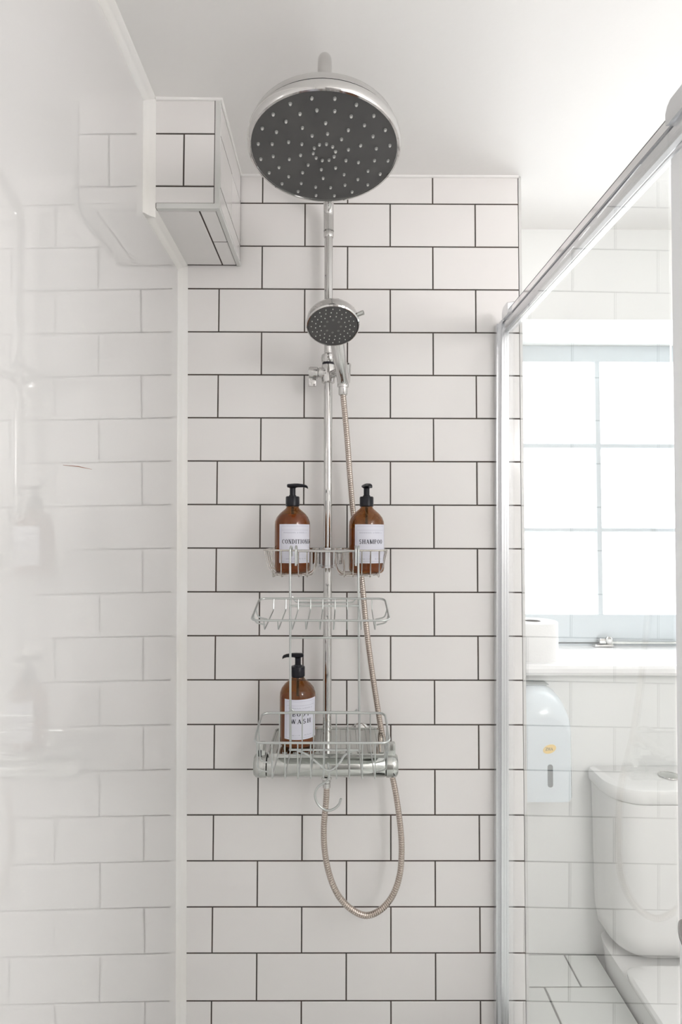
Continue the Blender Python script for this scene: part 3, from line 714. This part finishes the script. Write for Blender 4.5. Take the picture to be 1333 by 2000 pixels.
bottle('pump_bottle', at(581.5, 1430, -.118).x, SHZ+.0012, [('BODY', .072, .0088, .036), ('WASH', .057, .0088, .042)], .104, math.radians(190), 'amber pump bottle labelled BODY WASH standing on the mixer shelf', math.radians(17))

# ------------------------------------------------------------------ sliding shower enclosure
GX = lambda y, z, o=0.0: .417 - .03*(y+1.33545) + .009*(z-1.9) + o
def slab(y0, y1, z0, z1, o0, o1, bevel=0):
    V = []
    for z in (z0, z1):
        for y, o in ((y0, o0), (y1, o0), (y1, o1), (y0, o1)): V.append(Vector((GX(y, z, o), y, z)))
    bm = bmesh.new(); vv = [bm.verts.new(q) for q in V]
    for f in ((3, 2, 1, 0), (4, 5, 6, 7), (0, 1, 5, 4), (1, 2, 6, 5), (2, 3, 7, 6), (3, 0, 4, 7)): bm.faces.new([vv[i] for i in f])
    bmesh.ops.recalc_face_normals(bm, faces=bm.faces)
    if bevel: bmesh.ops.bevel(bm, geom=list(bm.edges), offset=bevel, segments=2, affect='EDGES')
    return bm
ZR1, ZR0 = 1.902, 1.8685
scr = empty('shower_screen', (GX(-.3, .29), -.3, .29))
tag(scr, 'fixed clear glass shower screen with silver top rail and wall channel', 'shower screen')
def sl(o): o.matrix_parent_inverse = Matrix.Translation(-Vector(scr.location)); return o
pz1 = at(970, 632, -.02).z; pz2 = at(982, 625, -.03).z
sl(obj('wall_channel', slab(-.0015, -.020, .29, pz1, -.010, .006, .0008), M['alu'], scr))
wc = sl(obj('upright_channel', slab(-.012, -.034, .29, pz2, -.0035, .014, .0015), M['alu'], scr))
for a in (-.0030, .003, .009):
    sl(obj('channel_groove', slab(-.0335, -.0352, .29, pz2-.004, a, a+.0018), M['alu'], scr))
def gslab(y0, y1, z0, z1, x0, t):
    q = lambda y, z, o: Vector((x0 + .002*(y+.3) + .009*(z-1.9) + o, y, z))
    bm = bmesh.new(); vv = [bm.verts.new(q(y, z, o)) for z in (z0, z1) for y, o in ((y0, 0), (y1, 0), (y1, t), (y0, t))]
    for f in ((3, 2, 1, 0), (4, 5, 6, 7), (0, 1, 5, 4), (1, 2, 6, 5), (2, 3, 7, 6), (3, 0, 4, 7)): bm.faces.new([vv[i] for i in f])
    bmesh.ops.recalc_face_normals(bm, faces=bm.faces); return bm
sl(obj('glass_panel', gslab(-.030, -.682, .295, ZR0+.006, .386, .002), M['glass'], scr))
ry0, ry1 = -.034, -1.28
secs = []
prof = [(.0006, ZR1), (.0006, ZR1-.007), (.0025, ZR1-.008), (.0025, ZR1-.016), (.0005, ZR1-.017), (.0005, ZR0+.008), (.003, ZR0+.001), (.009, ZR0-.001), (.011, ZR0+.002), (.014, ZR0+.002), (.016, ZR0-.001), (.023, ZR0-.001), (.0255, ZR0+.002), (.0255, ZR1), ]
sl(obj('top_rail', loft([[Vector((GX(y, 1.9, o), y, z)) for o, z in prof] for y in (ry0, ry1)]), M['alu'], scr))
sl(obj('rail_seal', slab(ry0, ry1, ZR0-.0035, ZR0-.0008, .0108, .0148), M['white_prof'], scr))
sl(obj('rail_band', slab(ry0, ry1, ZR1-.0125, ZR1-.0008, -.0012, .001), M['bright'], scr))
sl(obj('rail_lip', slab(ry0, ry1, ZR1-.0008, ZR1+.0006, -.0014, .004), M['slotgrey'], scr))
def rbracket(parent, y, ln, inv):
    z = ZR1
    secs = []
    for t, h0, h1 in ((0, .000, .014), (.004, -.001, .021), (.010, -.001, .025), (ln, -.001, .026), (ln*1.2, .002, .022)):
        secs.append([Vector((GX(y-t, z, o), y-t, z-.012+h)) for o, h in ((-.006, h0), (-.006, h1), (.010, h1+.003), (.010, h0))])
    o = obj('roller_bracket', loft(secs), M['alu'], parent, True); o.matrix_parent_inverse = inv; return o
rbracket(scr, -.045, .035, Matrix.Translation(-Vector(scr.location)))
dr = empty('sliding_shower_door', (GX(-.9, .3, .02), -.9, .29))
tag(dr, 'sliding glass shower door with white edge strip at the right picture edge', 'shower door')
DI = Matrix.Translation(-Vector(dr.location))
def dj(o): o.matrix_parent_inverse = DI; return o
dj(obj('door_glass', slab(-.655, -1.20, .295, ZR0-.004, .017, .020), M['glass'], dr))
dj(obj('edge_strip', slab(-.646, -.676, .295, ZR0-.004, .0125, .0245, .002), M['white_prof'], dr))
rbracket(dr, -.668, .05, DI)
hz = at(1350, 1833, -.703).z
hd = dj(obj('door_handle', lathe([(0, .034), (.010, .0335), (.017, .030), (.019, .022), (.016, .010), (.010, .002), (.010, 0)], 24, axis_m((GX(-.703, hz, .0165), -.703, hz), (-1, 0, 0))), M['knob'], dr, True))

# ------------------------------------------------------------------ tissue roll on the sill
rp = Vector((.547, .288, ZS))
roll = empty('tissue_roll', rp); tag(roll, 'fat white tissue roll standing on the window sill', 'tissue roll')
obj('paper', lathe([(.022, .102), (.022, 0), (.0675, 0), (.068, .002), (.068, .100), (.0665, .102), (.022, .102)], 48), M['paper'], roll, True)
obj('cardboard_core', lathe([(.0215, .1015), (.0215, .0005), (.020, .0005), (.020, .1015), (.0215, .1015)], 32), M['core'], roll, True)

# ------------------------------------------------------------------ tissue dispenser
dc = at(1068, 1455, .115); dx, zt, zbt = dc.x, at(1068, 1350, .125).z, at(1068, 1566, .115).z
dsp = empty('tissue_dispenser', (dx, YW, zbt)); tag(dsp, 'pale plastic wall dispenser with rounded top and yellow sticker below the sill', 'dispenser')
def outline(w, h, rt, rb, inset=0):
    pts = []; rt = min(rt, w-.004)
    for cx, cz, a0, rr in ((w-rb, rb, -PI/2, rb), (w-rt, h-rt, 0, rt), (-w+rt, h-rt, PI/2, rt), (-w+rb, rb, PI, rb)):
        for k in range(9):
            a = a0 + PI/2*k/8; pts.append(((cx+(rr-inset)*math.cos(a)), (cz+(rr-inset)*math.sin(a))))
    return pts
H = zt-zbt; hwid = .0675
secs = [[Vector((x, -y, z)) for x, z in outline(hwid-si, H-ht, .062, .012, 0)] for y, si, ht in ((0.001, 0, 0), (.040, 0, 0), (.062, 0, .004), (.085, 0, .013), (.102, .001, .025), (.114, .003, .040), (.122, .008, .060), (.1222, .012, .064))]
obj('cover', loft(secs), M['plastic'], dsp, True)
obj('top_strip', boxm(-.05, .034, -.048, -.010, H-.001, H+.0015, .0006), M['topgrey'], dsp)
def disc_pts(cx, cz, rx, rz, y, rot=0, n=28): return [Vector((cx+rx*math.cos(t)*math.cos(rot)-rz*math.sin(t)*math.sin(rot), y, cz+rx*math.cos(t)*math.sin(rot)+rz*math.sin(t)*math.cos(rot))) for t in [2*PI*k/n for k in range(n)]]
zsl = [at(1075.5, q, .113).z - zbt for q in (1493, 1538)]; xs_ = at(1075.5, 1515, .113).x - dx
bm = loft([[Vector((xs_+x, y, z)) for x, z in [(.0068*math.cos(a), (zsl[0]-.0068 if math.sin(a) >= 0 else zsl[1]+.0068)+.0068*math.sin(a)) for a in [2*PI*(k+.5)/24 for k in range(24)]]] for y in (-.1210, -.1226)])
obj('level_slot', bm, M['slotgrey'], dsp)
ss = at(1074, 1463, .113)
stc = obj('sticker', loft([disc_pts(ss.x-dx, ss.z-zbt, .0170, .0105, y, .35) for y in (-.1218, -.1224)]), M['yellow'], dsp)
bm = bmesh.new()
for q in text_quads('HA', ss.x-dx-.004, ss.z-zbt-.003, .0065, .15, .012) + list(stroke_quads([(ss.x-dx-.010, ss.z-zbt+.003), (ss.x-dx-.005, ss.z-zbt+.003), (ss.x-dx-.010, ss.z-zbt-.003), (ss.x-dx-.005, ss.z-zbt-.003)], .0011)):
    bm.faces.new([bm.verts.new((x, -.1227, z)) for x, z in q])
obj('lettering', bm, M['ink'], stc)

# ------------------------------------------------------------------ toilet
LZ = .2835
tz = at(1150, 1497, .222).z
tx0 = at(1150, 1500, .222).x; tx1 = tx0 + .375; txc = (tx0+tx1)/2
toilet = empty('toilet', (txc, .0, 0)); tag(toilet, 'white close coupled toilet with rounded cistern under the window', 'toilet')
def tl(o): o.matrix_parent_inverse = Matrix.Translation(-Vector(toilet.location)); return o
yfr = atz(1290, 1572, tz-.034).y
lid = tl(obj('cistern_lid', loft([rrect(tx0+.004, tx1-.004, yfr+.004, YW-.004, .075, tz-.036, 10, .012), rrect(tx0, tx1, yfr, YW-.003, .078, tz-.030, 10, .012), rrect(tx0, tx1, yfr, YW-.003, .078, tz-.010, 10, .012),
     rrect(tx0+.003, tx1-.003, yfr+.003, YW-.004, .076, tz-.003, 10, .012), rrect(tx0+.010, tx1-.010, yfr+.010, YW-.008, .07, tz, 10, .012)]), M['ceramic'], toilet, True))
cbz = at(1290, 1878, yfr+.01).z
tl(obj('cistern', loft([rrect(tx0+.030, tx1-.030, yfr+.022, YW-.003, .07, cbz, 10, .02), rrect(tx0+.018, tx1-.018, yfr+.012, YW-.003, .072, cbz+.015, 10, .015), rrect(tx0+.011, tx1-.011, yfr+.006, YW-.003, .074, cbz+.06, 10, .012),
     rrect(tx0+.007, tx1-.007, yfr+.005, YW-.003, .075, tz-.038, 10, .012)]), M['ceramic'], toilet, True))
bt = atz(1308, 1516, tz)
bmx = bmesh.new()
ring = [bt + Vector((.0235*math.cos(a), .0235*math.sin(a), .002)) for a in [2*PI*k/32 for k in range(32)]]
tl(obj('button_ring', tube(bmx, ring, .0028, 8, True), M['chrome'], toilet, True))
bm = bmesh.new(); lathe([(0, -.002), (.0225, -.002), (.0225, .003), (.019, .0045), (0, .005)], 32, Matrix.Translation(bt), bm)
tl(obj('flush_button', bm, M['chrome2'], toilet, True))
sz = cbz + .006
def oval(x0, x1, y0, y1, z, n=48, p=2.6):
    cx, cy2 = (x0+x1)/2, (y0+y1)/2; out = []
    for k in range(n):
        a = 2*PI*k/n; c_, s_ = math.cos(a), math.sin(a); e = 2/p if s_ < 0 else 2/14.0
        out.append(Vector((cx+(x1-x0)/2*math.copysign(abs(c_)**e, c_), cy2+(y1-y0)/2*math.copysign(abs(s_)**e, s_), z)))
    return out
qx0, qx1 = tx0+.008, tx1-.008
tl(obj('seat_lid', loft([oval(qx0+.003, qx1-.003, -.40, yfr-.008, sz-.022), oval(qx0, qx1, -.402, yfr-.004, sz-.016), oval(qx0, qx1, -.402, yfr-.004, sz-.008), oval(qx0+.006, qx1-.006, -.396, yfr-.010, sz-.002), oval(qx0+.03, qx1-.03, -.37, yfr-.03, sz)]), M['ceramic'], toilet, True))
tl(obj('pan', loft([oval(txc-.10, txc+.10, -.22, YW-.01, 0), oval(txc-.14, txc+.14, -.26, YW-.01, .12), oval(txc-.160, txc+.160, -.33, YW-.01, .24), oval(qx0+.012, qx1-.012, -.385, YW-.01, sz-.055), oval(qx0+.006, qx1-.006, -.395, YW-.01, sz-.026)]), M['ceramic'], toilet, True))
hq = atz(1268, 1992, LZ+.02)
tag(obj('valve_cap', lathe([(0, 0), (.012, 0), (.013, .008), (.010, .018), (.005, .024), (0, .025)], 20, Matrix.Translation((hq.x, hq.y, LZ+.0005))), M['chrome'], None, True), 'tiny chrome cap on the tiled ledge beside the toilet', 'valve')

# tiled ledge beside the toilet
lx0, lx1 = .402, .690
bm = bmesh.new(); box(bm, lx0, lx1, -.60, 0.0, 0, LZ-.0025); box(bm, NIB+.006, lx1, 0.0, YW, 0, LZ-.0025)
led = tag(obj('trim_6', bm, M['fgrout']), 'low tiled ledge between the shower and the toilet', kind='structure')
xa_, xb_ = atz(1102, 1863, LZ).x, atz(1066, 1932, LZ).x
ya_ = atz(1110, 1927, LZ).y
c = [(NIB+.007, xa_, ya_, YW-.002), (xa_, lx1, ya_, YW-.002)]
c += [(lx0, xb_, ya_-.2, ya_), (xb_, lx1, ya_-.2, ya_)]
c += [(lx0, xa_, ya_-.4, ya_-.2), (xa_, lx1, ya_-.4, ya_-.2), (lx0, xb_, -.60, ya_-.4), (xb_, lx1, -.60, ya_-.4)]
tiles(led, (0, 0, LZ), (1, 0, 0), (0, 1, 0), (0, 0, 1), c, gap=.0045, m=M['floor'])
